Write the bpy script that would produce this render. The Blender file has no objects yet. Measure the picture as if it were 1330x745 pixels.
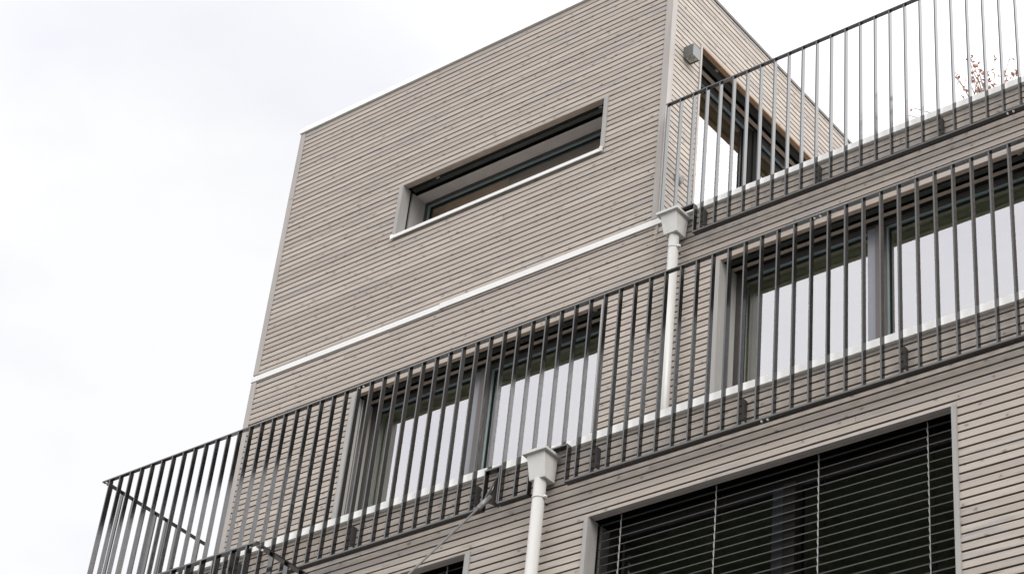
import bpy, math, random
from mathutils import Vector, Matrix
R = math.radians
random.seed(7)
scene = bpy.context.scene
COL = scene.collection

# ------------------------------------------------------------------ materials
def new_mat(name):
    m = bpy.data.materials.new(name)
    m.use_nodes = True
    nt = m.node_tree
    return m, nt, nt.nodes['Principled BSDF']

def plain(name, col, rough=.5, metal=0., var=.08, scale=6., spec=.5, bump=0., streak=False):
    """a painted or metal surface with slight mottling"""
    m, nt, b = new_mat(name)
    tc = nt.nodes.new('ShaderNodeTexCoord')
    mp = nt.nodes.new('ShaderNodeMapping')
    mp.inputs['Scale'].default_value = (1, 1, .12) if streak else (1, 1, 1)
    nt.links.new(tc.outputs['Object'], mp.inputs[0])
    nz = nt.nodes.new('ShaderNodeTexNoise')
    nz.inputs['Scale'].default_value = scale
    nz.inputs['Detail'].default_value = 6
    nz.inputs['Roughness'].default_value = .65
    nt.links.new(mp.outputs[0], nz.inputs['Vector'])
    mx = nt.nodes.new('ShaderNodeMix'); mx.data_type = 'RGBA'
    mx.inputs[6].default_value = (*[c * (1 - var * 1.6) for c in col], 1)
    mx.inputs[7].default_value = (*[min(1, c * (1 + var)) for c in col], 1)
    rp = nt.nodes.new('ShaderNodeMapRange')
    rp.inputs[1].default_value = .3; rp.inputs[2].default_value = .7
    nt.links.new(nz.outputs[0], rp.inputs[0])
    nt.links.new(rp.outputs[0], mx.inputs[0])
    nt.links.new(mx.outputs[2], b.inputs['Base Color'])
    rr = nt.nodes.new('ShaderNodeMapRange')
    rr.inputs[3].default_value = max(.02, rough - .08); rr.inputs[4].default_value = rough + .1
    nt.links.new(nz.outputs[0], rr.inputs[0])
    nt.links.new(rr.outputs[0], b.inputs['Roughness'])
    b.inputs['Metallic'].default_value = metal
    b.inputs['Specular IOR Level'].default_value = spec
    if bump:
        bp = nt.nodes.new('ShaderNodeBump')
        bp.inputs['Strength'].default_value = bump
        bp.inputs['Distance'].default_value = .004
        nt.links.new(nz.outputs[0], bp.inputs['Height'])
        nt.links.new(bp.outputs[0], b.inputs['Normal'])
    return m

def board_material(name, along):
    """grey-stained spruce boards: tone differs board by board, grain, knots and blue-grey stains"""
    m, nt, b = new_mat(name)
    N = nt.nodes.new; L = nt.links.new
    tc = N('ShaderNodeTexCoord'); geo = N('ShaderNodeNewGeometry')
    def mult(a, k):
        n = N('ShaderNodeMath'); n.operation = 'MULTIPLY'; L(a, n.inputs[0]); n.inputs[1].default_value = k
        return n.outputs[0]
    comb = N('ShaderNodeCombineXYZ')
    sc = mult(geo.outputs['Random Per Island'], 37.0)
    for i in range(3): L(sc, comb.inputs[i])
    add = N('ShaderNodeVectorMath'); add.operation = 'ADD'
    L(tc.outputs['Object'], add.inputs[0]); L(comb.outputs[0], add.inputs[1])
    def mapped(src, s_al, s_ac):
        mp = N('ShaderNodeMapping')
        mp.inputs['Scale'].default_value = (s_al, s_ac, s_ac) if along == 'X' else (s_ac, s_al, s_ac)
        L(src, mp.inputs[0]); return mp.outputs[0]
    def noise(v, s, d=4, r=.6):
        n = N('ShaderNodeTexNoise'); n.inputs['Scale'].default_value = s
        n.inputs['Detail'].default_value = d; n.inputs['Roughness'].default_value = r
        L(v, n.inputs['Vector']); return n.outputs[0]
    def ramp(v, a, bb, c=0., d=1.):
        n = N('ShaderNodeMapRange'); n.inputs[1].default_value = a; n.inputs[2].default_value = bb
        n.inputs[3].default_value = c; n.inputs[4].default_value = d
        n.interpolation_type = 'SMOOTHSTEP'; L(v, n.inputs[0]); return n.outputs[0]
    def mix(fac, c1, c2, mode='MIX'):
        n = N('ShaderNodeMix'); n.data_type = 'RGBA'; n.blend_type = mode
        L(fac, n.inputs[0])
        for c, i in ((c1, 6), (c2, 7)):
            if isinstance(c, tuple): n.inputs[i].default_value = (*c, 1)
            else: L(c, n.inputs[i])
        return n.outputs[2]
    grain = noise(mapped(add.outputs[0], 1.3, 42.), 3.2, 6, .7)
    tone = geo.outputs['Random Per Island']
    c0 = mix(tone, (0.300, 0.264, 0.231), (0.385, 0.344, 0.301))
    c1 = mix(ramp(grain, .35, .72, 0, .55), c0, (0.245, 0.206, 0.178))
    # weathered blue-grey stretches
    st = noise(mapped(add.outputs[0], .55, 5.), 2.1, 5, .62)
    c2 = mix(ramp(st, .51, .68, 0, .78), c1, (0.238, 0.223, 0.217))
    # soft broad toning over the facade
    br = noise(mapped(tc.outputs['Object'], .5, .8), 1.4, 3, .5)
    c3 = mix(ramp(br, .35, .7, 0, .16), c2, (0.255, 0.229, 0.212))
    # knots, laid out on the face of the boards
    sp = N('ShaderNodeSeparateXYZ'); L(add.outputs[0], sp.inputs[0])
    def flat(k_al, k_ac):
        c = N('ShaderNodeCombineXYZ')
        L(mult(sp.outputs[0 if along == 'X' else 1], k_al), c.inputs[0]); L(mult(sp.outputs[2], k_ac), c.inputs[1])
        wob = N('ShaderNodeTexNoise'); wob.inputs['Scale'].default_value = 45.; wob.inputs['Detail'].default_value = 3
        L(add.outputs[0], wob.inputs['Vector'])
        w2 = N('ShaderNodeVectorMath'); w2.operation = 'MULTIPLY_ADD'
        L(wob.outputs['Color'], w2.inputs[0]); w2.inputs[1].default_value = (.30, .30, 0); L(c.outputs[0], w2.inputs[2])
        return w2.outputs[0]
    vo = N('ShaderNodeTexVoronoi'); vo.inputs['Scale'].default_value = 1.0
    vo.inputs['Randomness'].default_value = 1.0
    vo.voronoi_dimensions = '2D'; L(flat(7.5, 11.0), vo.inputs['Vector'])
    kn = ramp(vo.outputs['Distance'], .03, .15, 1., 0.)
    pick = N('ShaderNodeSeparateColor'); L(vo.outputs['Color'], pick.inputs[0])
    on = N('ShaderNodeMath'); on.operation = 'GREATER_THAN'; L(pick.outputs[0], on.inputs[0]); on.inputs[1].default_value = .66
    kk = N('ShaderNodeMath'); kk.operation = 'MULTIPLY'; L(kn, kk.inputs[0]); L(on.outputs[0], kk.inputs[1])
    c4 = mix(mult(kk.outputs[0], .9), c3, (0.107, 0.092, 0.080))
    halo = ramp(vo.outputs['Distance'], .12, .42, 1., 0.)
    hh = N('ShaderNodeMath'); hh.operation = 'MULTIPLY'; L(halo, hh.inputs[0]); L(on.outputs[0], hh.inputs[1])
    c5 = mix(mult(hh.outputs[0], .22), c4, (0.256, 0.231, 0.221))
    v2 = N('ShaderNodeTexVoronoi'); v2.inputs['Scale'].default_value = 1.0
    v2.voronoi_dimensions = '2D'; L(flat(4.0, 34.0), v2.inputs['Vector'])
    p2 = N('ShaderNodeSeparateColor'); L(v2.outputs['Color'], p2.inputs[0])
    o2 = N('ShaderNodeMath'); o2.operation = 'GREATER_THAN'; L(p2.outputs[1], o2.inputs[0]); o2.inputs[1].default_value = .80
    f2 = N('ShaderNodeMath'); f2.operation = 'MULTIPLY'; L(ramp(v2.outputs['Distance'], .10, .30, 1., 0.), f2.inputs[0]); L(o2.outputs[0], f2.inputs[1])
    c6 = mix(mult(f2.outputs[0], .38), c5, (0.165, 0.151, 0.143))
    L(c6, b.inputs['Base Color'])
    b.inputs['Roughness'].default_value = .82
    b.inputs['Specular IOR Level'].default_value = .25
    bp = N('ShaderNodeBump'); bp.inputs['Strength'].default_value = .25; bp.inputs['Distance'].default_value = .002
    L(grain, bp.inputs['Height']); L(bp.outputs[0], b.inputs['Normal'])
    return m

def glass_material(name, refl, tint):
    """coated insulating glass: strong outside reflection over a dim, tinted view in"""
    m = bpy.data.materials.new(name); m.use_nodes = True
    nt = m.node_tree; nt.nodes.clear()
    N = nt.nodes.new; L = nt.links.new
    out = N('ShaderNodeOutputMaterial'); mx = N('ShaderNodeMixShader')
    gl = N('ShaderNodeBsdfGlossy'); gl.inputs['Roughness'].default_value = .0
    gl.inputs['Color'].default_value = (.97, .96, 1, 1)
    tr = N('ShaderNodeBsdfTransparent'); tr.inputs['Color'].default_value = (*tint, 1)
    fr = N('ShaderNodeLayerWeight'); fr.inputs['Blend'].default_value = .35
    mr = N('ShaderNodeMapRange'); mr.inputs[3].default_value = refl; mr.inputs[4].default_value = min(1, refl + .45)
    L(fr.outputs['Fresnel'], mr.inputs[0]); L(mr.outputs[0], mx.inputs[0])
    # slight pillowing of the panes
    tc = N('ShaderNodeTexCoord'); nz = N('ShaderNodeTexNoise'); nz.inputs['Scale'].default_value = 1.1
    nz.inputs['Detail'].default_value = 1
    bp = N('ShaderNodeBump'); bp.inputs['Strength'].default_value = .06; bp.inputs['Distance'].default_value = .01
    L(tc.outputs['Object'], nz.inputs['Vector']); L(nz.outputs[0], bp.inputs['Height']); L(bp.outputs[0], gl.inputs['Normal'])
    L(tr.outputs[0], mx.inputs[1]); L(gl.outputs[0], mx.inputs[2]); L(mx.outputs[0], out.inputs[0])
    return m

M = dict(
    board_x=board_material('stained_boards', 'X'),
    board_y=board_material('stained_boards_side', 'Y'),
    trim=plain('stained_trim', (.29, .268, .252), .75, 0, .10, 9., .3, .2, True),
    trim_grey=plain('grey_trim', (.245, .236, .224), .6, 0, .10, 12., .4, .15, True),
    membrane=plain('black_membrane', (.018, .016, .015), .9, 0, .1, 3., .1),
    white_metal=plain('white_sheet_metal', (.74, .735, .715), .42, 0, .05, 5., .5),
    fascia=plain('pale_fascia', (.52, .515, .50), .45, 0, .04, 4., .5),
    pipe=plain('pale_pipe_paint', (.39, .383, .365), .35, 0, .05, 7., .5, 0, True),
    hopper=plain('grey_sheet_metal', (.44, .43, .41), .42, 0, .06, 9., .5),
    steel=plain('dark_steel', (.012, .0115, .011), .11, 0, .12, 14., .5),
    steel_plate=plain('dark_steel_plate', (.045, .043, .042), .5, .0, .12, 14., .4),
    frame=plain('dark_window_frame', (.045, .040, .038), .45, .2, .1, 8., .5),
    frame_brown=plain('brown_window_frame', (0.054, 0.044, 0.040), .5, .1, .1, 8., .5, 0, True),
    alu=plain('blue_grey_aluminium', (0.128, 0.134, 0.147), .35, .3, .06, 8., .5),
    bead=plain('pale_teal_bead', (0.160, 0.211, 0.214), .35, .1, .05, 8., .5),
    soffit=plain('brown_soffit', (.31, .25, .205), .7, 0, .12, 8., .3),
    soffit_grey=plain('grey_soffit', (.36, .325, .305), .7, 0, .08, 6., .3),
    soffit_orange=plain('raw_wood_soffit', (.25, .155, .095), .7, 0, .14, 8., .3),
    dark=plain('black_slot', (.012, .012, .011), .8, 0, .1, 8., .04),
    blind=plain('dark_blind', (.032, .033, .030), .42, .3, .08, 10., .5),
    cord=plain('pale_cord', (0.256, 0.256, 0.250), .6, 0, .08, 40., .3),
    room=plain('dim_room', (.50, .52, .43), .9, 0, .15, 1.5, .1),
    room_brown=plain('brown_room', (.42, .33, .24), .8, 0, .15, 1.5, .1),  # brown tone of the room behind the terrace door
    room_soffit_tone=plain('mirrored_soffit_brown', (.85, .66, .44), .8, 0, .15, 1.5, .1),  # bright brown stands in for the soffit's reflection in the slit glass
    lamp=plain('grey_lamp_housing', (0.106, 0.109, 0.106), .45, .2, .06, 12., .5),
    lens=plain('frosted_lens', (0.512, 0.499, 0.422), .25, 0, .12, 30., .5),
    slab=plain('grey_concrete', (.36, .35, .33), .85, 0, .12, 4., .2, .2),
    ground=plain('grey_paving', (.13, .128, .122), .9, 0, .2, 1.2, .2, .3),
    bark=plain('twig_bark', (.26, .20, .17), .8, 0, .2, 30., .2),
    leaf=plain('red_brown_leaf', (.36, .20, .15), .6, 0, .35, 9., .3),
    pot=plain('grey_planter', (.30, .30, .29), .7, 0, .1, 5., .3),
    bolt=plain('zinc_bolt', (0.512, 0.512, 0.499), .35, .3, .05, 20., .5),
    glass=glass_material('window_glass', .28, (.74, .76, .68)),
    rod_steel=plain('grey_rod_steel', (0.128, 0.128, 0.125), .4, .2, .08, 12., .5),
    socket=plain('weathered_socket', (.25, .24, .23), .6, .2, .2, 40., .4),
)

M['steel'].node_tree.nodes['Principled BSDF'].inputs['IOR'].default_value = 1.64

# ------------------------------------------------------------------ mesh builder
def front(Y):            # local u -> +X, w (depth) -> +Y
    return lambda u, w, z: (u, Y + w, z)
def side_px(X):          # wall facing +X : u -> +Y, w -> -X
    return lambda u, w, z: (X - w, u, z)
def side_nx(X, Y0):      # wall facing -X : u -> -Y measured from Y0, w -> +X
    return lambda u, w, z: (X + w, Y0 - u, z)
IDT = lambda x, y, z: (x, y, z)

class MB:
    def __init__(s, T=IDT): s.v = []; s.f = []; s.mi = []; s.mats = []; s.sm = []; s.T = T
    def _m(s, mat):
        if mat not in s.mats: s.mats.append(mat)
        return s.mats.index(mat)
    def raw(s, verts, faces, mat, smooth=None):
        o = len(s.v); s.v += [s.T(*p) for p in verts]
        k = s._m(mat)
        for i, f in enumerate(faces):
            s.f.append([o + j for j in f]); s.mi.append(k)
            s.sm.append(bool(smooth) if not isinstance(smooth, (list, tuple)) else smooth[i])
    def hexa(s, p, mat):  # 8 points: bottom 4 ccw from above, top 4
        s.raw(p, [(0, 3, 2, 1), (4, 5, 6, 7), (0, 1, 5, 4), (1, 2, 6, 5), (2, 3, 7, 6), (3, 0, 4, 7)], mat)
    def box(s, a0, a1, b0, b1, c0, c1, mat):
        s.hexa([(a0, b0, c0), (a1, b0, c0), (a1, b1, c0), (a0, b1, c0), (a0, b0, c1), (a1, b0, c1), (a1, b1, c1), (a0, b1, c1)], mat)
    def quad(s, p, mat): s.raw(p, [tuple(range(len(p)))], mat)
    def tube(s, pts, r, mat, n=10, caps=True, smooth=True):
        pts = [Vector(p) for p in pts]
        if not isinstance(r, (list, tuple)): r = [r] * len(pts)
        vs = []; fs = []; sm = []
        for i, p in enumerate(pts):
            d = (pts[min(i + 1, len(pts) - 1)] - pts[max(i - 1, 0)]).normalized()
            a = d.orthogonal().normalized() if abs(d.z) < .95 else Vector((1, 0, 0))
            a = (a - a.dot(d) * d).normalized(); bq = d.cross(a)
            for k in range(n):
                t = 2 * math.pi * k / n
                vs.append(tuple(p + (a * math.cos(t) + bq * math.sin(t)) * r[i]))
        for i in range(len(pts) - 1):
            for k in range(n):
                fs.append((i * n + k, i * n + (k + 1) % n, (i + 1) * n + (k + 1) % n, (i + 1) * n + k)); sm.append(smooth)
        if caps:
            fs.append(tuple(range(n - 1, -1, -1))); sm.append(False)
            fs.append(tuple((len(pts) - 1) * n + k for k in range(n))); sm.append(False)
        s.raw(vs, fs, mat, sm)
    def build(s, name, parent=None, bevel=0.):
        me = bpy.data.meshes.new(name); me.from_pydata(s.v, [], s.f)
        for m in s.mats: me.materials.append(m)
        for p, k, q in zip(me.polygons, s.mi, s.sm): p.material_index = k; p.use_smooth = q
        me.validate(); me.update()
        o = bpy.data.objects.new(name, me); COL.objects.link(o)
        if parent: o.parent = parent
        if bevel:
            b = o.modifiers.new('bevel', 'BEVEL'); b.width = bevel; b.segments = 2; b.limit_method = 'ANGLE'
        return o

def thing(name, label, cat, group=None):
    o = bpy.data.objects.new(name, None); COL.objects.link(o)
    o['label'] = label; o['category'] = cat
    o.empty_display_size = .2
    if group: o['group'] = group
    return o

# ------------------------------------------------------------------ walls of boards
PITCH, GAP, TH = .0572, .0130, .028
def boards(name, T, u0, u1, zlo, zhi, phase, holes, mat, parent, back=True, extra=None):
    """horizontal rhombus boards with open joints in front of a black membrane; holes = (u0,u1,z0,z1)"""
    mb = MB(T)
    k = math.floor((zlo - phase) / PITCH)
    while True:
        a = phase + k * PITCH + GAP / 2; bz = a + PITCH - GAP; k += 1
        if a > zhi: break
        a = max(a, zlo); bz = min(bz, zhi)
        if bz - a < .006: continue
        cuts = {u0, u1}
        for h in holes:
            if h[2] < bz and h[3] > a: cuts |= {min(max(h[0], u0), u1), min(max(h[1], u0), u1)}
        cuts = sorted(cuts)
        for p, q in zip(cuts, cuts[1:]):
            if q - p < .004: continue
            m = (p + q) / 2; za, zb = a, bz
            for h in holes:
                if h[0] < m < h[1] and h[2] < zb and h[3] > za:
                    if h[2] <= za + .002: za = h[3] + .003
                    elif h[3] >= zb - .002: zb = h[2] - .003
            if zb - za < .005: continue
            us = [p]; nx = p + random.uniform(.8, 4.2)
            while nx < q - .6: us.append(nx); nx += random.uniform(2.4, 4.4)
            us.append(q)
            for i, (s0, s1) in enumerate(zip(us, us[1:])):
                s0 += .0012 if i else 0; s1 -= .0012 if i < len(us) - 2 else 0
                w = random.uniform(-.0012, .0012); d = .0085; e = random.uniform(-.0008, .0008)
                mb.hexa([(s0, w, za + e), (s1, w, za + e), (s1, TH, za + d), (s0, TH, za + d),
                         (s0, w, zb + e), (s1, w, zb + e), (s1, TH, zb + d), (s0, TH, zb + d)], mat)
    o = mb.build(name, parent)
    if back:
        bb = MB(T)
        us = sorted({u0, u1} | {x for h in holes for x in h[:2] if u0 < x < u1})
        zs = sorted({zlo, zhi} | {x for h in holes for x in h[2:] if zlo < x < zhi})
        for p, q in zip(us, us[1:]):
            for a, b in zip(zs, zs[1:]):
                mu, mz = (p + q) / 2, (a + b) / 2
                if any(h[0] < mu < h[1] and h[2] < mz < h[3] for h in holes): continue
                bb.quad([(p, .042, a), (q, .042, a), (q, .042, b), (p, .042, b)], M['membrane'])
        bb.build('membrane', o)
    return o

# ------------------------------------------------------------------ windows
def window(T, parent, u0, u1, z0, z1, soffit, reveal, gd, js, fr, mullions, glass, jamb, blind=None, mull=None, bead=None, room_mat='room', sill=None, label=None, kind='window', room=1.8, guides=None):
    """u0..u1, z0..z1 is the clear opening; soffit / reveal = list of (depth0, depth1, material or 'pocket')"""
    fm = MB(T)
    # fixed frame ring and mullions
    f0, f1 = gd - .045, gd + .04
    fm.box(u0, u1, f0, f1, z1 - fr, z1, M['frame']); fm.box(u0, u1, f0, f1, z0, z0 + fr, M['frame'])
    fm.box(u0, u0 + fr, f0, f1, z0 + fr, z1 - fr, M['frame']); fm.box(u1 - fr, u1, f0, f1, z0 + fr, z1 - fr, M['frame'])
    w = fm.build(kind, parent)
    if label: w['label'] = label
    edges = [u0 + fr]
    for (a, b_, c) in mullions:
        mm = MB(T)
        mm.box(a, b_, f0 - .012, f1, z0 + fr, z1 - fr - .0, mull or M['alu'])
        mm.box(b_, c, f0 - .03, f1 - .002, z0 + fr, z1 - fr - .0, mull or M['frame_brown'])
        mm.build('mullion', w); edges += [a, c]
    edges.append(u1 - fr)
    for a, b_ in zip(edges[::2], edges[1::2]):
        bd = MB(T); t = .0095; g0, g1 = gd - .03, gd + .004
        bd.box(a, b_, g0, g1, z1 - fr - t, z1 - fr, bead or M['bead']); bd.box(a, b_, g0, g1, z0 + fr, z0 + fr + t, bead or M['bead'])
        bd.box(a, a + t, g0, g1, z0 + fr + t, z1 - fr - t, bead or M['bead']); bd.box(b_ - t, b_, g0, g1, z0 + fr + t, z1 - fr - t, bead or M['bead'])
        # dark gasket inside the bead
        h = .012; g2 = gd - .008
        bd.box(a + t, b_ - t, g2, g1, z1 - fr - t - h, z1 - fr - t, M['dark']); bd.box(a + t, b_ - t, g2, g1, z0 + fr + t, z0 + fr + t + h, M['dark'])
        bd.box(a + t, a + t + h, g2, g1, z0 + fr + t + h, z1 - fr - t - h, M['dark']); bd.box(b_ - t - h, b_ - t, g2, g1, z0 + fr + t + h, z1 - fr - t - h, M['dark'])
        bd.build('glazing_bead', w)
        pn = MB(T); i = t + .004
        pn.quad([(a + i, gd, z0 + fr + i), (b_ - i, gd, z0 + fr + i), (b_ - i, gd, z1 - fr - i), (a + i, gd, z1 - fr - i)], glass)
        pn.build('pane', w)
    # soffit
    sf = MB(T)
    for (a, b_, m) in soffit:
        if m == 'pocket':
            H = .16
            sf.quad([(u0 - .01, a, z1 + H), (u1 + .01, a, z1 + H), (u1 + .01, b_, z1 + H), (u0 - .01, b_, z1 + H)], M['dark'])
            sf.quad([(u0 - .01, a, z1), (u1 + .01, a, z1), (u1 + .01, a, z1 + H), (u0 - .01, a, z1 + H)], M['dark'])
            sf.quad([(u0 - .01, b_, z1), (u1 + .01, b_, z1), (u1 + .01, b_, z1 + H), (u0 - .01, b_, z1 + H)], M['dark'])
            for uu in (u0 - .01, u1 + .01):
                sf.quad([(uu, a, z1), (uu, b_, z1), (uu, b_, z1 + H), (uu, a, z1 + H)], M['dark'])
        else:
            sf.box(u0, u1, a, b_ - .001, z1 + .001, z1 + .018, m)
    sf.build('soffit', w)
    # reveals with a narrow visible front edge
    for sgn, ue in ((-1, u0), (1, u1)):
        rv = MB(T)
        for i, (a, b_, m) in enumerate(reveal):
            wd = js if i == 0 else .02
            off = .018 if m is M['dark'] else 0
            lo, hi = sorted((ue + sgn * off, ue + sgn * (off + wd)))
            rv.box(lo, hi, (-.010 if i == 0 else a), b_ - .001, z0, z1 - (.0 if i else -.0), m if i else jamb)
        rv.build('reveal', w)
        if guides:
            gr = MB(T)
            lo, hi = sorted((ue - sgn * .002, ue - sgn * .014))
            gr.box(lo, hi, guides[0], guides[0] + .004, z0, z1, M['trim_grey'])
            gr.box(lo, hi, guides[0] + .006, guides[1], z0, z1, M['frame'])
            gr.build('guide_rail', w)
    # floor of the recess
    fl = MB(T)
    fl.box(u0, u1, .036, gd + .04, z0 - .03, z0 - .002, M['white_metal'])
    fl.build('threshold', w)
    if sill:
        sl = MB(T)
        a, b_, h, pr = sill
        sl.box(a, b_, -pr, -.0125, z0 - h, z0, M['fascia'])
        sl.box(a + .01, b_ - .01, -.0115, .035, z0 - .02, z0 - .001, M['fascia'])
        sl.build('sill', w, bevel=.002)
        en = MB(T)
        e2 = MB(T)
        en.box(b_ - .022, b_ + .004, -pr - .003, -.0125, z0 - h - .004, z0 + .012, M['hopper'])
        e2.box(a - .004, a + .022, -pr - .003, -.0125, z0 - h - .004, z0 + .003, M['white_metal'])
        en.build('sill_end_cap', w); e2.build('sill_end_cap', w)
    # dim room behind the glass
    rm = MB(T); a, b_ = gd + .045, gd + room
    p = u0 - .02; q = u1 + .02; lo = z0 - .03; hi = z1 + .03
    rm.quad([(p, b_, lo), (q, b_, lo), (q, b_, hi), (p, b_, hi)], M[room_mat])
    rm.quad([(p, a, hi), (q, a, hi), (q, b_, hi), (p, b_, hi)], M[room_mat])
    rm.quad([(p, a, lo), (q, a, lo), (q, b_, lo), (p, b_, lo)], M[room_mat])
    rm.quad([(p, a, lo), (p, b_, lo), (p, b_, hi), (p, a, hi)], M[room_mat])
    rm.quad([(q, a, lo), (q, b_, lo), (q, b_, hi), (q, a, hi)], M[room_mat])
    rm.build('room', w)
    if blind == 'stack':     # raised blind bundle, seen from below in its pocket
        for (a, b_, m) in soffit:
            if m == 'pocket':
                bs = MB(T); c = (a + b_) / 2; h = min(.04, (b_ - a) / 2 - .008)
                for k in range(5):
                    z = z1 + .014 + .014 * k
                    bs.box(u0 + .02, u1 - .02, c - h, c + h * .8, z, z + .006, M['blind'])
                bs.box(u0 + .02, u1 - .02, c - h * .7, c + h * .5, z1 + .001, z1 + .012, M['blind'])
                bs.build('blind', w)
                for uu in (u0 + .32, u1 - .13):
                    cl = MB(T)
                    for k in range(4): cl.box(uu, uu + .035, c - h - .004, c - h + .02, z1 + .006 + k * .015, z1 + .013 + k * .015, M['cord'])
                    cl.build('blind_clip', w)
    elif blind:
        d, pit, cords, tilt = blind
        bs = MB(T); hw = .034
        z = z1 - .012; n = 0
        while z > z0:
            # curved slat: outer edge low, inner edge high
            pr = []
            tl = R(tilt + random.uniform(-1.5, 1.5))
            for t in (-1, -.5, 0, .5, 1):
                bow = .006 * (1 - t * t)
                pr.append((d + hw * t * math.cos(tl) - bow * math.sin(tl), z + hw * t * math.sin(tl) + bow * math.cos(tl)))
            th = .0024
            vs = []; nn = len(pr)
            sag = random.uniform(-.0015, .0015)
            for uu in (u0 + .018, u1 - .018):
                vs += [(uu, a, b_ + sag) for a, b_ in pr] + [(uu, a, b_ - th + sag) for a, b_ in pr]
            fs = []
            for i in range(nn - 1):
                fs += [(i, i + 1, 2 * nn + i + 1, 2 * nn + i), (nn + i, 3 * nn + i, 3 * nn + i + 1, nn + i + 1),
                       (i, nn + i, nn + i + 1, i + 1), (2 * nn + i, 2 * nn + i + 1, 3 * nn + i + 1, 3 * nn + i)]
            fs += [(0, 2 * nn, 3 * nn, nn), (nn - 1, 2 * nn - 1, 4 * nn - 1, 3 * nn - 1)]
            bs.raw(vs, fs, M['blind'])
            # small rolled front lip that catches the light
            a, b_ = pr[0]
            bs.box(u0 + .018, u1 - .018, a - .0015, a + .0015, b_ - .0032 + sag, b_ + .0014 + sag, M['blind'])
            z -= pit; n += 1
        bo = bs.build('blind', w)
        for c in cords:
            cb = MB(T)
            a = d - hw * math.cos(R(tilt)) - .005
            zz = z1 + .01; sw = 1
            while zz > z0:
                x = c + .0035 * sw
                cb.tube([(c - .0035 * sw, a, zz), (x, a - .002, zz - pit / 2)], .0025, M['cord'], 5, False, False)
                sw = -sw; zz -= pit / 2
            cb.tube([(c, a + .004, z1 + .01), (c, a + .004, z0)], .0028, M['cord'], 5, False)
            cb.tube([(c + .004, d + hw * math.cos(R(tilt)) + .004, z1 + .01), (c + .004, d + hw * math.cos(R(tilt)) + .004, z0)], .0018, M['blind'], 5, False)
            cb.build('ladder_cord', bo)
    return w

# ------------------------------------------------------------------ geometry of the house (metres; z = 0 is eye level, street at -1.6)
GZ = -1.6
LY, TY = 9.60, 10.74                 # faces of the lower and of the set-back upper facade
XL, XC = -12.76, -8.24               # left edge of the set-back part, corner of the roof pavilion
XR = .6                              # where the modelled facade stops on the right, outside the picture
LX = -12.93                          # left edge of the lower facade
Z_COP, Z_UCOP = 7.735, 10.53         # tops of the two parapets
Z_ROOF = 13.49
YB = 16.5

house = thing('apartment_building', 'timber-clad grey apartment block with set-back upper floors and a boxy roof pavilion', 'building')

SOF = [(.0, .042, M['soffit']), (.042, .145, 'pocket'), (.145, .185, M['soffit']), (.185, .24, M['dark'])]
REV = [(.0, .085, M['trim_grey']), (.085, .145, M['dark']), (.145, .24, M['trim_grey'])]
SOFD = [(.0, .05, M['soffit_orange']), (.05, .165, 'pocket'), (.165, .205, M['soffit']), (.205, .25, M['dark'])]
# lower facade: windows behind lowered blinds
lower_holes = [(-7.80, -5.04, 4.9, 7.091), (-11.6, -8.784, 4.9, 7.097)]
boards('wall', front(LY), LX, XR, GZ, Z_COP - .062, 7.123, lower_holes, M['board_x'], house)
SOFB = [(.0, .070, M['soffit_grey']), (.070, .19, 'pocket'), (.19, .24, M['dark'])]
REVB = [(.0, .105, M['trim_grey']), (.105, .15, M['dark']), (.15, .24, M['trim_grey'])]
window(front(LY), house, -7.766, -5.072, 4.93, 7.091, SOFB, REVB, .285, .034, .05, [(-6.47, -6.38, -6.29)], M['glass'], M['trim_grey'], bead=M['frame'],
       blind=(.125, .0618, (-7.565, -6.812, -6.048, -5.286), 33.5))
window(front(LY), house, -11.566, -8.829, 4.93, 7.097, SOFB, REVB, .285, .045, .05, [(-10.27, -10.18, -10.09)], M['glass'], M['trim_grey'], bead=M['frame'],
       blind=(.125, .0618, (-11.3, -10.56, -9.82, -9.07), 33.5))
# set-back facade: window doors to the terrace, their foot behind the parapet
up_holes = [(-11.432, -8.705, 7.5, 9.902), (-7.65, -4.965, 7.5, 9.900)]
boards('wall', front(TY), XL, XC - .001, 7.5, 10.489, 9.954, up_holes, M['board_x'], house)
boards('wall', front(TY), XC + .001, XR, 7.5, Z_UCOP - .055, 9.954, up_holes, M['board_x'], house)
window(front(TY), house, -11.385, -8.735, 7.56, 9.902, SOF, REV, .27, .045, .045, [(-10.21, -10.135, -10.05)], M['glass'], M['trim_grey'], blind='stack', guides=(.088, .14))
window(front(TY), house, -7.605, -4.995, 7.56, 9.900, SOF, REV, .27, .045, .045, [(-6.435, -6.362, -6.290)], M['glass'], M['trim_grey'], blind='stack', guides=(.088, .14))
# roof pavilion
slit = [(-11.256, -8.863, 11.572, 12.160)]
boards('wall', front(TY), XL, XC - .001, 10.566, Z_ROOF - .03, 12.208, slit, M['board_x'], house)
SOFS = [(.0, .062, M['soffit']), (.062, .185, 'pocket'), (.185, .325, M['soffit_grey'])]
REVS = [(.0, .10, M['trim_grey']), (.10, .135, M['dark']), (.135, .325, M['trim_grey'])]
window(front(TY), house, -11.211, -8.904, 11.572, 12.160, SOFS, REVS, .36, .043, .026, [], M['glass'], M['trim_grey'], blind='stack', room_mat='room_soffit_tone', room=.75,  # room made shallow so its painted reflection tone reads brighter
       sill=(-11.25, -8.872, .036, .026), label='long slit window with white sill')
door_hole = [(11.182, 13.62, 10.36, 12.790)]
boards('wall', side_px(XC), TY + .0, YB, 10.36, Z_ROOF - .03, 12.208 + .02, door_hole, M['board_y'], house)
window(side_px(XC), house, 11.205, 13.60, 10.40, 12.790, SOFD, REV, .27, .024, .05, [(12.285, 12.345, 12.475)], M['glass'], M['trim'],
       blind='stack', mull=M['dark'], room_mat='room_brown', label='glazed terrace door', kind='terrace_door')
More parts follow.
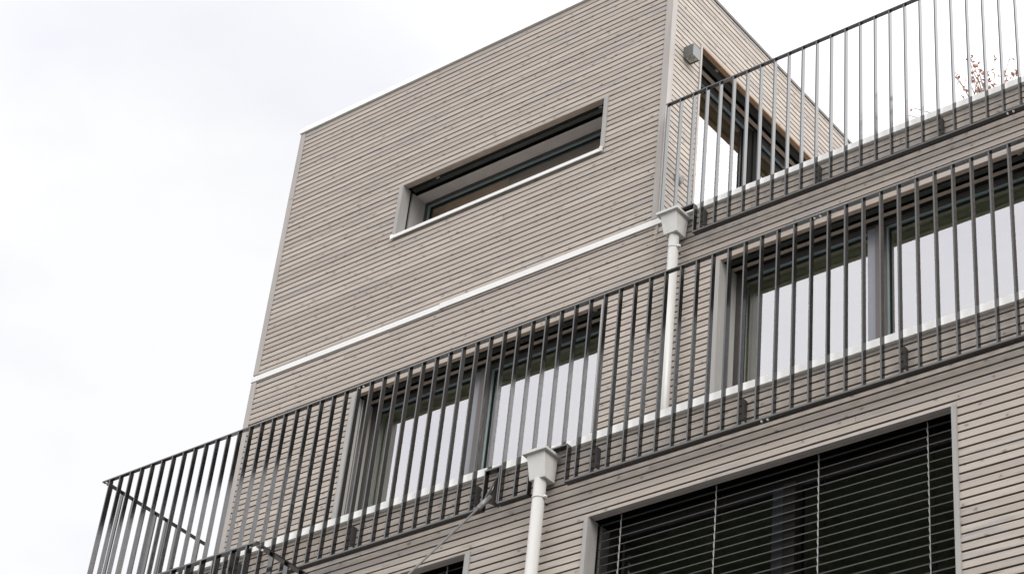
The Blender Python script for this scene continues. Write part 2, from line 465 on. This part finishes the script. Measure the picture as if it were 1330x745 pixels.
# left flank and back of the set-back part
boards('wall', side_nx(XL, YB), .0, YB - TY, 7.5, Z_ROOF - .03, 9.954, [], M['board_y'], house)
boards('wall', side_nx(LX, YB), .0, YB - LY, GZ, Z_COP - .062, 7.123, [], M['board_y'], house)
# corner boards
def corner_board(x0, x1, y0, y1, z0, z1, joints=()):
    c = MB(); zs = [z0, *joints, z1]
    for a, b in zip(zs, zs[1:]): c.box(x0, x1, y0, y1, a + .0012, b - .0012, M['trim'])
    c.build('corner_board', house, bevel=.0015)
corner_board(XL - .022, XL + .042, TY - .008, TY + .03, 10.564, Z_ROOF - .03, (12.63,))
corner_board(XL - .022, XL + .040, TY - .008, TY + .03, 7.5, 10.486)
corner_board(XC - .058, XC - .0005, TY - .010, TY + .03, 10.564, Z_ROOF - .03)
corner_board(XC + .0005, XC + .012, TY - .010, TY + .058, 10.40, Z_ROOF - .03)
corner_board(LX - .022, LX + .04, LY - .008, LY + .03, GZ, Z_COP - .06)
# white drip strip between third floor and pavilion, two lengths lapping
st = MB()
st.box(XL - .030, -10.518, TY - .013, TY + .03, 10.490, 10.547, M['fascia'])
st.box(-10.524, -8.02, TY - .016, TY + .028, 10.495, 10.552, M['fascia'])
st.box(XL - .0295, XL - .024, TY + .031, YB, 10.490, 10.547, M['fascia'])
st.build('drip_strip', house)
# parapet copings
cp = MB()
cp.box(LX - .04, -9.7, LY - .030, LY + .36, Z_COP - .060, Z_COP, M['white_metal'])
cp.box(-9.698, -6.7, LY - .031, LY + .36, Z_COP - .061, Z_COP + .001, M['white_metal'])
cp.box(-6.698, XR, LY - .030, LY + .36, Z_COP - .060, Z_COP, M['white_metal'])
cp.box(LX - .041, LX + .36, LY + .361, YB, Z_COP - .060, Z_COP - .001, M['white_metal'])
cp.build('coping', house, bevel=.002)
cu = MB()
cu.box(XC + .10, -6.2, TY - .030, TY + .36, Z_UCOP - .055, Z_UCOP, M['white_metal'])
cu.box(-6.198, XR, TY - .031, TY + .36, Z_UCOP - .056, Z_UCOP + .001, M['white_metal'])
cu.build('coping', house, bevel=.002)
# parapet backs, terrace floors, roof
tf = MB()
tf.box(LX + .05, XR, LY + .06, LY + .33, 7.3, Z_COP - .062, M['slab'])
tf.box(LX + .05, XR, LY + .33, TY + .03, 7.36, 7.50, M['slab'])
tf.build('terrace_floor', house)
tu = MB()
tu.box(XC + .002, XR, TY + .06, TY + .33, 10.2, Z_UCOP - .057, M['slab'])
tu.box(XC + .002, XR, TY + .33, YB, 10.22, 10.355, M['slab'])
tu.build('terrace_floor', house)
rf = MB()
rf.box(XL - .035, XC + .012, TY - .020, TY + .10, Z_ROOF - .012, Z_ROOF + .042, M['white_metal'])
rf.box(XL - .035, XL + .10, TY + .102, YB, Z_ROOF - .012, Z_ROOF + .042, M['fascia'])
rf.box(XL + .10, XC - .1, TY + .102, YB, Z_ROOF - .10, Z_ROOF - .01, M['slab'])
rf.box(XC - .10, XC + .010, TY + .102, YB, Z_ROOF - .028, Z_ROOF + .004, M['frame_brown'])
rf.build('roof_edge', house)
bk = MB()
bk.box(LX + .05, XR, YB - .02, YB, GZ, 10.2, M['slab']); bk.box(XL + .05, XC - .05, YB - .02, YB, 10.2, Z_ROOF - .03, M['slab'])
bk.box(XR - .02, XR, LY + .05, YB - .03, GZ, 7.3, M['slab']); bk.box(XR - .02, XR, TY + .05, YB - .03, 7.51, 10.2, M['slab'])
bk.build('rear_wall', house)

# ------------------------------------------------------------------ railings
DEP, TB, RD = .038, .0112, .032                # depth and thickness of the flat bars
bar_mesh = {}
def baluster(parent, x, y, zb, zt, turned=False):
    key = (round(zt - zb, 3), turned)
    if key not in bar_mesh:
        mb = MB(); h = zt - zb
        if turned: mb.box(-DEP / 2, DEP / 2, -TB / 2, TB / 2, 0, h, M['steel'])
        else: mb.box(-TB / 2, TB / 2, 0, DEP, 0, h, M['steel'])
        o = mb.build('baluster', parent); bar_mesh[key] = o
    else:
        o = bar_mesh[key].copy(); COL.objects.link(o); o.parent = parent
    o.location = (x, y, zb)
    return o
def bolt_pair(parent, x, y, z, d=.045):
    for s in (0, 1):
        mb = MB(); mb.tube([(x + s * d, y + .012, z + .002), (x + s * d, y + .012, z - .013)], .0085, M['bolt'], 6, True, False)
        mb.build('bolt', parent)
def wall_bracket(parent, x, y, yw, z0, z1):
    mb = MB()
    mb.box(x - .004, x + .004, y + DEP + .001, yw + .012, z0, z1, M['steel_plate'])
    mb.box(x - .035, x + .035, yw + .013, yw + .019, z0 + .01, z1 - .01, M['steel_plate'])
    mb.build('bracket', parent)
    b = MB(); b.tube([(x + .004, y + DEP + .03, z0 + .025), (x + .010, y + DEP + .03, z0 + .025)], .0055, M['rod_steel'], 6, True, False)
    b.build('bolt', parent)

# --- terrace railing of the third floor
RY = 9.50; ZT, ZB, ZN = 8.842, 7.350, 7.648
rail = thing('terrace_railing', 'long dark steel railing across the middle of the facade, turning the left corner', 'railing', 'dark steel railings on the facade')
XE = -2.6
tr = MB()
tr.box(-12.965, XE, RY - .002, RY + RD, ZT - .010, ZT, M['steel'])
tr.box(-12.965, -12.925, RY + DEP + .0045, TY - .02, ZT - .010, ZT, M['steel'])
tr.build('top_rail', rail)
br = MB()
def bottom_run(mb, a, b, y, z): mb.box(a, b, y - .002, y + .050, z, z + .012, M['steel'])
bottom_run(br, -12.965, -8.652, RY, ZB); bottom_run(br, -8.507, -8.243, RY, ZB); bottom_run(br, -7.928, XE, RY, ZB)
bottom_run(br, -8.652, -8.507, RY, ZN); bottom_run(br, -8.243, -7.928, RY, ZN)
for x in (-8.652, -8.517, -8.243 - .009, -7.928 - .0):
    br.box(x, x + .009, RY - .0015, RY + DEP + .003, ZB + .0125, ZN - .0005, M['steel'])
br.box(-12.965, -12.925, RY + DEP + .0045, TY - .02, ZB, ZB + .012, M['steel'])
br.build('bottom_rail', rail)
xs = [-12.872 + .1265 * k for k in range(17)] + [-12.942 + .1307 * k for k in range(17, 80)]
for x in xs:
    if x > XE: break
    zb = ZB + .012
    if -8.66 < x < -8.51 or -8.26 < x < -7.92: zb = ZN + .012
    baluster(rail, x, RY, zb, ZT - .010)
for k in range(9):
    baluster(rail, -12.945, RY + .085 + .1307 * k, ZB + .012, ZT - .010, True)
for x in (-12.24, -11.098, -9.936, -8.891 + .131, -7.714, -6.538, -5.362, -4.186):
    xb = min(xs, key=lambda q: abs(q - x)); wall_bracket(rail, xb, RY, LY, 7.44, 7.60)
bolt_pair(rail, -10.70, RY, ZB); bolt_pair(rail, -6.36, RY, ZB); bolt_pair(rail, -10.06, RY, ZT - .010); bolt_pair(rail, -5.99, RY, ZT - .010)
for d in ((-12.92, RY + .012),):
    b = MB(); b.tube([(d[0], d[1], ZT - .011), (d[0], d[1], ZT - .024)], .009, M['bolt'], 6, True, False); b.build('bolt', rail)

# --- railing of the roof terrace
UY = 10.64; UT, UB, UN = 11.668, 10.186, 10.470
urail = thing('terrace_railing', 'dark steel railing of the roof terrace, upper right, in front of the white sky', 'railing', 'dark steel railings on the facade')
tr = MB(); tr.box(-8.158, XE, UY - .002, UY + RD, UT - .010, UT, M['steel']); tr.build('top_rail', urail)
br = MB(); bottom_run(br, -7.818, XE, UY, UB); bottom_run(br, -8.158, -7.818, UY, UN)
br.box(-7.818, -7.809, UY - .0015, UY + DEP + .003, UB + .0125, UN - .0005, M['steel'])
br.build('bottom_rail', urail)
uxs = [-8.1455 + .1305 * k for k in range(60)]
for x in uxs:
    if x > XE: break
    baluster(urail, x, UY, (UB if x > -7.81 else UN) + .012, UT - .010)
for x in (-7.754, -6.71, -5.666, -4.62, -3.5):
    xb = min(uxs, key=lambda q: abs(q - x)); wall_bracket(urail, xb, UY, TY, 10.27, 10.43)
bolt_pair(urail, -5.115, UY, UB)

# --- balcony one floor below, its railing corner just enters the picture
BY = 7.50; BT, BB = 6.085, 4.70; BX = -8.600
brail = thing('balcony_railing', 'dark steel corner of a lower balcony railing at the bottom left', 'railing', 'dark steel railings on the facade')
tr = MB()
tr.box(-11.9, BX, BY - .002, BY + RD, BT - .010, BT, M['steel'])
tr.box(BX - .042, BX, BY + DEP + .0045, LY - .03, BT - .010, BT, M['steel'])
tr.build('top_rail', brail)
br = MB(); bottom_run(br, -11.9, BX, BY, BB); br.box(BX - .042, BX, BY + DEP + .0045, LY - .03, BB, BB + .012, M['steel']); br.build('bottom_rail', brail)
for k in range(25): baluster(brail, -8.683 - .1305 * k, BY, BB + .012, BT - .010)
for k in range(14): baluster(brail, BX - .021, BY + .16 + .1307 * k, BB + .012, BT - .010, True)
for (x, y) in ((-8.665, BY + .02), (-8.622, BY + .075)):
    b = MB(); b.tube([(x, y, BT - .011), (x, y, BT - .024)], .009, M['bolt'], 6, True, False); b.build('bolt', brail)
bs = MB()
bs.box(-11.85, BX - .05, BY + .05, LY - .002, 4.72, 4.90, M['slab'])
bs.build('balcony_slab', house)

# --- tension rod that carries the balcony
rod = thing('tension_rod', 'slanting grey steel tie rod below the middle railing', 'tie rod')
RX = -8.578
gp = MB()
prof = [(9.612, 7.665), (9.575, 7.665), (9.455, 7.405), (9.455, 7.335), (9.50, 7.375), (9.585, 7.395), (9.612, 7.395)]
n = len(prof)
gp.raw([(RX - .006, a, b) for a, b in prof] + [(RX + .006, a, b) for a, b in prof],
       [tuple(range(n)), tuple(range(2 * n - 1, n - 1, -1))] + [(i, n + i, n + (i + 1) % n, (i + 1) % n) for i in range(n)], M['steel_plate'])
gp.box(RX - .05, RX + .05, 9.613, 9.622, 7.40, 7.66, M['steel_plate'])
gp.build('gusset_plate', rod)
sl = MB(); sl.tube([(RX, 9.500, 7.423), (RX, 9.405, 7.292)], [.020, .020], M['rod_steel'], 12); sl.tube([(RX, 9.405, 7.292), (RX, 9.395, 7.278)], [.020, .010], M['rod_steel'], 12, False)
sl.build('sleeve', rod)
rd = MB(); rd.tube([(RX, 9.402, 7.288), (RX, 7.64, 4.91)], .0078, M['rod_steel'], 12); rd.build('rod', rod)
rf2 = MB(); rf2.tube([(RX, 9.565, 7.635), (RX, 9.49, 7.41)], .010, M['steel'], 8); rf2.build('stiffener', rod)

# ------------------------------------------------------------------ downpipes with hopper heads
def downpipe(label, cx, yb, ytop, ybot, wt, wb, zt, zb, lip, pcy, pr, zlow, zclamp):
    t = thing('downpipe', label, 'downpipe', 'pale rainwater downpipes on the facade')
    h = MB()
    a, b = wt / 2, wb / 2
    h.hexa([(cx - b, ybot, zb), (cx + b, ybot, zb), (cx + b, yb, zb), (cx - b, yb, zb), (cx - a, ytop, zt), (cx + a, ytop, zt), (cx + a, yb, zt), (cx - a, yb, zt)], M['hopper'])
    h.build('hopper_head', t, bevel=.002)
    l = MB(); l.box(cx - a - .024, cx + a + .024, ytop - .024, yb + .006, zt - .006, zt + .018, M['pipe']); l.build('hopper_rim', t, bevel=.003)
    p = MB(); p.tube([(cx, pcy, zb + .01), (cx, pcy, zlow)], pr, M['pipe'], 28); p.build('pipe', t)
    c = MB()
    zc = zclamp
    c.tube([(cx, pcy, zc + .007), (cx, pcy, zc - .007)], pr + .0018, M['pipe'], 28)
    c.box(cx + pr + .001, cx + pr + .026, pcy - .004, pcy + .004, zc - .010, zc + .010, M['pipe'])
    c.tube([(cx + pr + .015, pcy - .016, zc), (cx + pr + .015, pcy + .014, zc)], .008, M['bolt'], 8)
    c.tube([(cx, pcy + pr, zc), (cx, yb + .04, zc)], .006, M['steel'], 8)
    c.build('pipe_clamp', t)
    return t
downpipe('upper pale downpipe with hopper head, its foot behind the middle railing', -7.995, TY - .026, 10.55, 10.592, .157, .124, 10.400, 10.226, 0, 10.645, .0425, 7.52, 10.105)
downpipe('lower pale downpipe whose hopper head fills a gap in the middle railing', -8.137, LY - .026, 9.425, 9.463, .157, .132, 7.612, 7.424, 0, 9.502, .0445, GZ + .02, 7.285)

# ------------------------------------------------------------------ lamp and socket on the pavilion flank
lamp = thing('wall_lamp', 'grey cube wall lamp on the pavilion flank beside the terrace door', 'wall lamp')
lm = MB()
x0, x1, y0, y1, z0, z1 = XC + .004, XC + .104, 10.938, 11.040, 12.445, 12.572
th = .008
lm.box(x0, x1, y0, y0 + th, z0, z1 - th, M['lamp']); lm.box(x0, x1, y1 - th, y1, z0, z1 - th, M['lamp'])
lm.box(x0, x0 + th, y0 + th, y1 - th, z0, z1 - th, M['lamp']); lm.box(x1 - th, x1, y0 + th, y1 - th, z0, z1 - th, M['lamp'])
lm.box(x0, x1, y0, y1, z1 - th + .0005, z1, M['lamp'])
lm.build('housing', lamp)
ls = MB(); ls.box(x0 + th + .001, x1 - th - .001, y0 + th + .001, y1 - th - .001, z0 + .010, z0 + .014, M['lens']); ls.build('lens', lamp)
bu = MB(); c = ((x0 + x1) / 2, (y0 + y1) / 2)
bu.tube([(c[0], c[1], z0 + .009), (c[0], c[1], z0 + .004)], [.030, .024], M['cord'], 16); bu.build('bulb_disc', lamp)
so = thing('wall_socket', 'small round weathered fitting low on the pavilion flank above the upper hopper head', 'wall fitting')
sm = MB(); sm.tube([(XC + .002, 10.975, 11.125), (XC + .030, 10.975, 11.125), (XC + .045, 10.975, 11.118)], [.042, .040, .026], M['socket'], 16); sm.build('cap', so)
sm = MB(); sm.box(XC + .003, XC + .020, 10.925, 10.955, 11.075, 11.150, M['steel_plate']); sm.build('base', so)

# ------------------------------------------------------------------ shrub on the roof terrace
sh = thing('shrub', 'sparse twiggy shrub with red-brown leaves showing over the roof terrace parapet', 'shrub')
rnd = random.Random(11)
base = Vector((-5.62, 11.45, 10.55))
tips = [(-5.77, 11.39, 11.61), (-5.77, 11.44, 11.60), (-5.90, 11.41, 11.49), (-5.90, 11.44, 11.46), (-5.82, 11.45, 11.46), (-5.73, 11.37, 11.35), (-5.74, 11.36, 11.41), (-5.73, 11.48, 11.47), (-5.63, 11.40, 11.36), (-5.61, 11.39, 11.24), (-5.70, 11.50, 11.33), (-5.75, 11.43, 11.29), (-5.60, 11.48, 11.57), (-5.58, 11.43, 11.37), (-5.50, 11.45, 11.40), (-5.45, 11.38, 11.25), (-5.46, 11.45, 11.49), (-5.42, 11.48, 11.37), (-5.87, 11.43, 11.28), (-5.66, 11.46, 11.38), (-5.67, 11.45, 11.35), (-5.68, 11.37, 11.42), (-5.53, 11.47, 11.34), (-5.74, 11.44, 11.38), (-6.29, 11.42, 11.34), (-6.33, 11.42, 11.28)]
tw = MB(); lf = MB()
def leaf(p, s):
    d = Vector((rnd.uniform(-1, 1), rnd.uniform(-1, 1), rnd.uniform(-1, .3))).normalized()
    sd = d.orthogonal().normalized(); sd = Matrix.Rotation(rnd.uniform(0, 6.28), 3, d) @ sd
    nn = d.cross(sd) * s * .18
    pts = [p, p + d * s * .35 + sd * s * .30 + nn, p + d * s * .75 + sd * s * .22 + nn, p + d * s, p + d * s * .75 - sd * s * .22 + nn, p + d * s * .35 - sd * s * .30 + nn, p + d * s * .5]
    lf.raw([tuple(q) for q in pts], [(0, 1, 6), (1, 2, 6), (2, 3, 6), (3, 4, 6), (4, 5, 6), (5, 0, 6)], M['leaf'])
for t in tips:
    t = Vector(t); pts = []
    st0 = base + Vector((rnd.uniform(-.04, .04), rnd.uniform(-.04, .04), 0))
    for i in range(8):
        f = i / 7
        q = st0.lerp(t, f); q.x = st0.x + (t.x - st0.x) * f ** 1.5
        q += Vector((rnd.uniform(-1, 1), rnd.uniform(-1, 1), rnd.uniform(-1, 1))) * .012 * (0 if i in (0, 7) else 1)
        pts.append(q)
    tw.tube([tuple(q) for q in pts], [.008 - .0048 * i / 7 for i in range(8)], M['bark'], 6)
    for i in (6, 7):
        for k in range((rnd.choice((2, 3, 4)) if i == 7 else rnd.choice((0, 0, 1))) if t.x > -6 else (1 if i == 7 else 0)):
            leaf(pts[i] + Vector((rnd.uniform(-.02, .02), rnd.uniform(-.02, .02), rnd.uniform(-.02, .02))), rnd.uniform(.026, .044))
        if rnd.random() < .3:
            q = pts[i] + Vector((rnd.uniform(-.05, .05), rnd.uniform(-.05, .05), rnd.uniform(-.03, .03)))
            tw.tube([tuple(pts[i]), tuple(pts[i].lerp(q, .5) + Vector((0, 0, .008))), tuple(q)], [.0028, .002, .0012], M['bark'], 5)
            for k in range(rnd.choice((1, 1, 2)) if t.x > -6 else 0): leaf(q, rnd.uniform(.03, .055))
tw.build('branches', sh); lf.build('foliage', sh)
pt = MB(); pt.hexa([(-5.80, 11.27, 10.357), (-5.44, 11.27, 10.357), (-5.44, 11.63, 10.357), (-5.80, 11.63, 10.357), (-5.84, 11.23, 10.57), (-5.40, 11.23, 10.57), (-5.40, 11.67, 10.57), (-5.84, 11.67, 10.57)], M['pot'])
pt.build('planter', sh)

# ------------------------------------------------------------------ ground
g = MB(); g.quad([(-400, -400, GZ), (400, -400, GZ), (400, 400, GZ), (-400, 400, GZ)], M['ground'])
go = g.build('ground'); go['kind'] = 'structure'

# ------------------------------------------------------------------ sky: bright overcast, faint lavender-grey cloud patches
SUN = Vector((.72, -.42, .55)).normalized()
elev = math.asin(SUN.z); azim = math.atan2(SUN.x, SUN.y)
w = bpy.data.worlds.new('World'); scene.world = w; w.use_nodes = True
nt = w.node_tree; nt.nodes.clear(); N = nt.nodes.new; L = nt.links.new
out = N('ShaderNodeOutputWorld'); bg = N('ShaderNodeBackground'); bg.inputs['Strength'].default_value = .1
sky = N('ShaderNodeTexSky'); sky.sky_type = 'NISHITA'; sky.sun_disc = False
sky.sun_elevation = elev; sky.sun_rotation = azim; sky.dust_density = 3.
tc = N('ShaderNodeTexCoord')
mp = N('ShaderNodeMapping'); mp.inputs['Scale'].default_value = (1, 1, 1.8); L(tc.outputs['Generated'], mp.inputs[0])
nz = N('ShaderNodeTexNoise'); nz.inputs['Scale'].default_value = 4.2; nz.inputs['Detail'].default_value = 5; nz.inputs['Roughness'].default_value = .5
L(mp.outputs[0], nz.inputs['Vector'])
rp = N('ShaderNodeValToRGB')
rp.color_ramp.elements[0].position = .30; rp.color_ramp.elements[0].color = (7.95, 7.95, 8.45, 1)
rp.color_ramp.elements[1].position = .50; rp.color_ramp.elements[1].color = (8.95, 8.95, 9.05, 1)
L(nz.outputs[0], rp.inputs[0])
def added_glow(direction, lo, hi, gain):
    # glow added round one direction, shaped for reflections in bars and panes
    dt = N('ShaderNodeVectorMath'); dt.operation = 'DOT_PRODUCT'
    L(tc.outputs['Generated'], dt.inputs[0]); dt.inputs[1].default_value = Vector(direction).normalized()
    g = N('ShaderNodeMapRange'); g.interpolation_type = 'SMOOTHSTEP'
    g.inputs[1].default_value = lo; g.inputs[2].default_value = hi; g.inputs[3].default_value = 0; g.inputs[4].default_value = gain
    L(dt.outputs['Value'], g.inputs[0]); return g.outputs[0]
def plus(a, b):
    n = N('ShaderNodeMath'); n.operation = 'ADD'
    for k, v in enumerate((a, b)):
        if isinstance(v, float): n.inputs[k].default_value = v
        else: L(v, n.inputs[k])
    return n.outputs[0]
amount = plus(plus(1.0, added_glow((.62, .45, .64), .25, 1., 2.6)), added_glow((-.45, -.75, .55), .25, .95, 1.4))
ml = N('ShaderNodeVectorMath'); ml.operation = 'SCALE'; L(rp.outputs[0], ml.inputs[0]); L(amount, ml.inputs['Scale'])
mx = N('ShaderNodeMix'); mx.data_type = 'RGBA'; mx.inputs[0].default_value = .95
L(sky.outputs[0], mx.inputs[6]); L(ml.outputs[0], mx.inputs[7])
L(mx.outputs[2], bg.inputs['Color']); L(bg.outputs[0], out.inputs[0])
sd = bpy.data.lights.new('sun', 'SUN'); sd.energy = 2.2; sd.angle = R(35); sd.color = (1, .975, .945)
so_ = bpy.data.objects.new('sun', sd); COL.objects.link(so_)
so_.rotation_euler = (-SUN).to_track_quat('-Z', 'Y').to_euler()

# ------------------------------------------------------------------ camera
cd = bpy.data.cameras.new('camera'); cam = bpy.data.objects.new('camera', cd); COL.objects.link(cam)
cd.sensor_width = 36; cd.sensor_fit = 'HORIZONTAL'; cd.lens = 2765.07 / 1330 * 36; cd.clip_start = .05; cd.clip_end = 2000
RM = ((0.7821379, 0.6158199, 0.0950063), (-0.3028493, 0.5089511, -0.8057612), (-0.5445573, 0.6014437, 0.5845706))
cam.matrix_world = Matrix(((RM[0][0], -RM[1][0], -RM[2][0], 0), (RM[0][1], -RM[1][1], -RM[2][1], 0), (RM[0][2], -RM[1][2], -RM[2][2], 0), (0, 0, 0, 1)))
scene.camera = cam

scene.render.engine = 'CYCLES'
scene.cycles.max_bounces = 8; scene.cycles.transparent_max_bounces = 12
scene.cycles.use_denoising = True
vs = scene.view_settings
vs.view_transform = 'Standard'; vs.look = 'None'; vs.exposure = 0.2; vs.gamma = 1; vs.use_curve_mapping = False
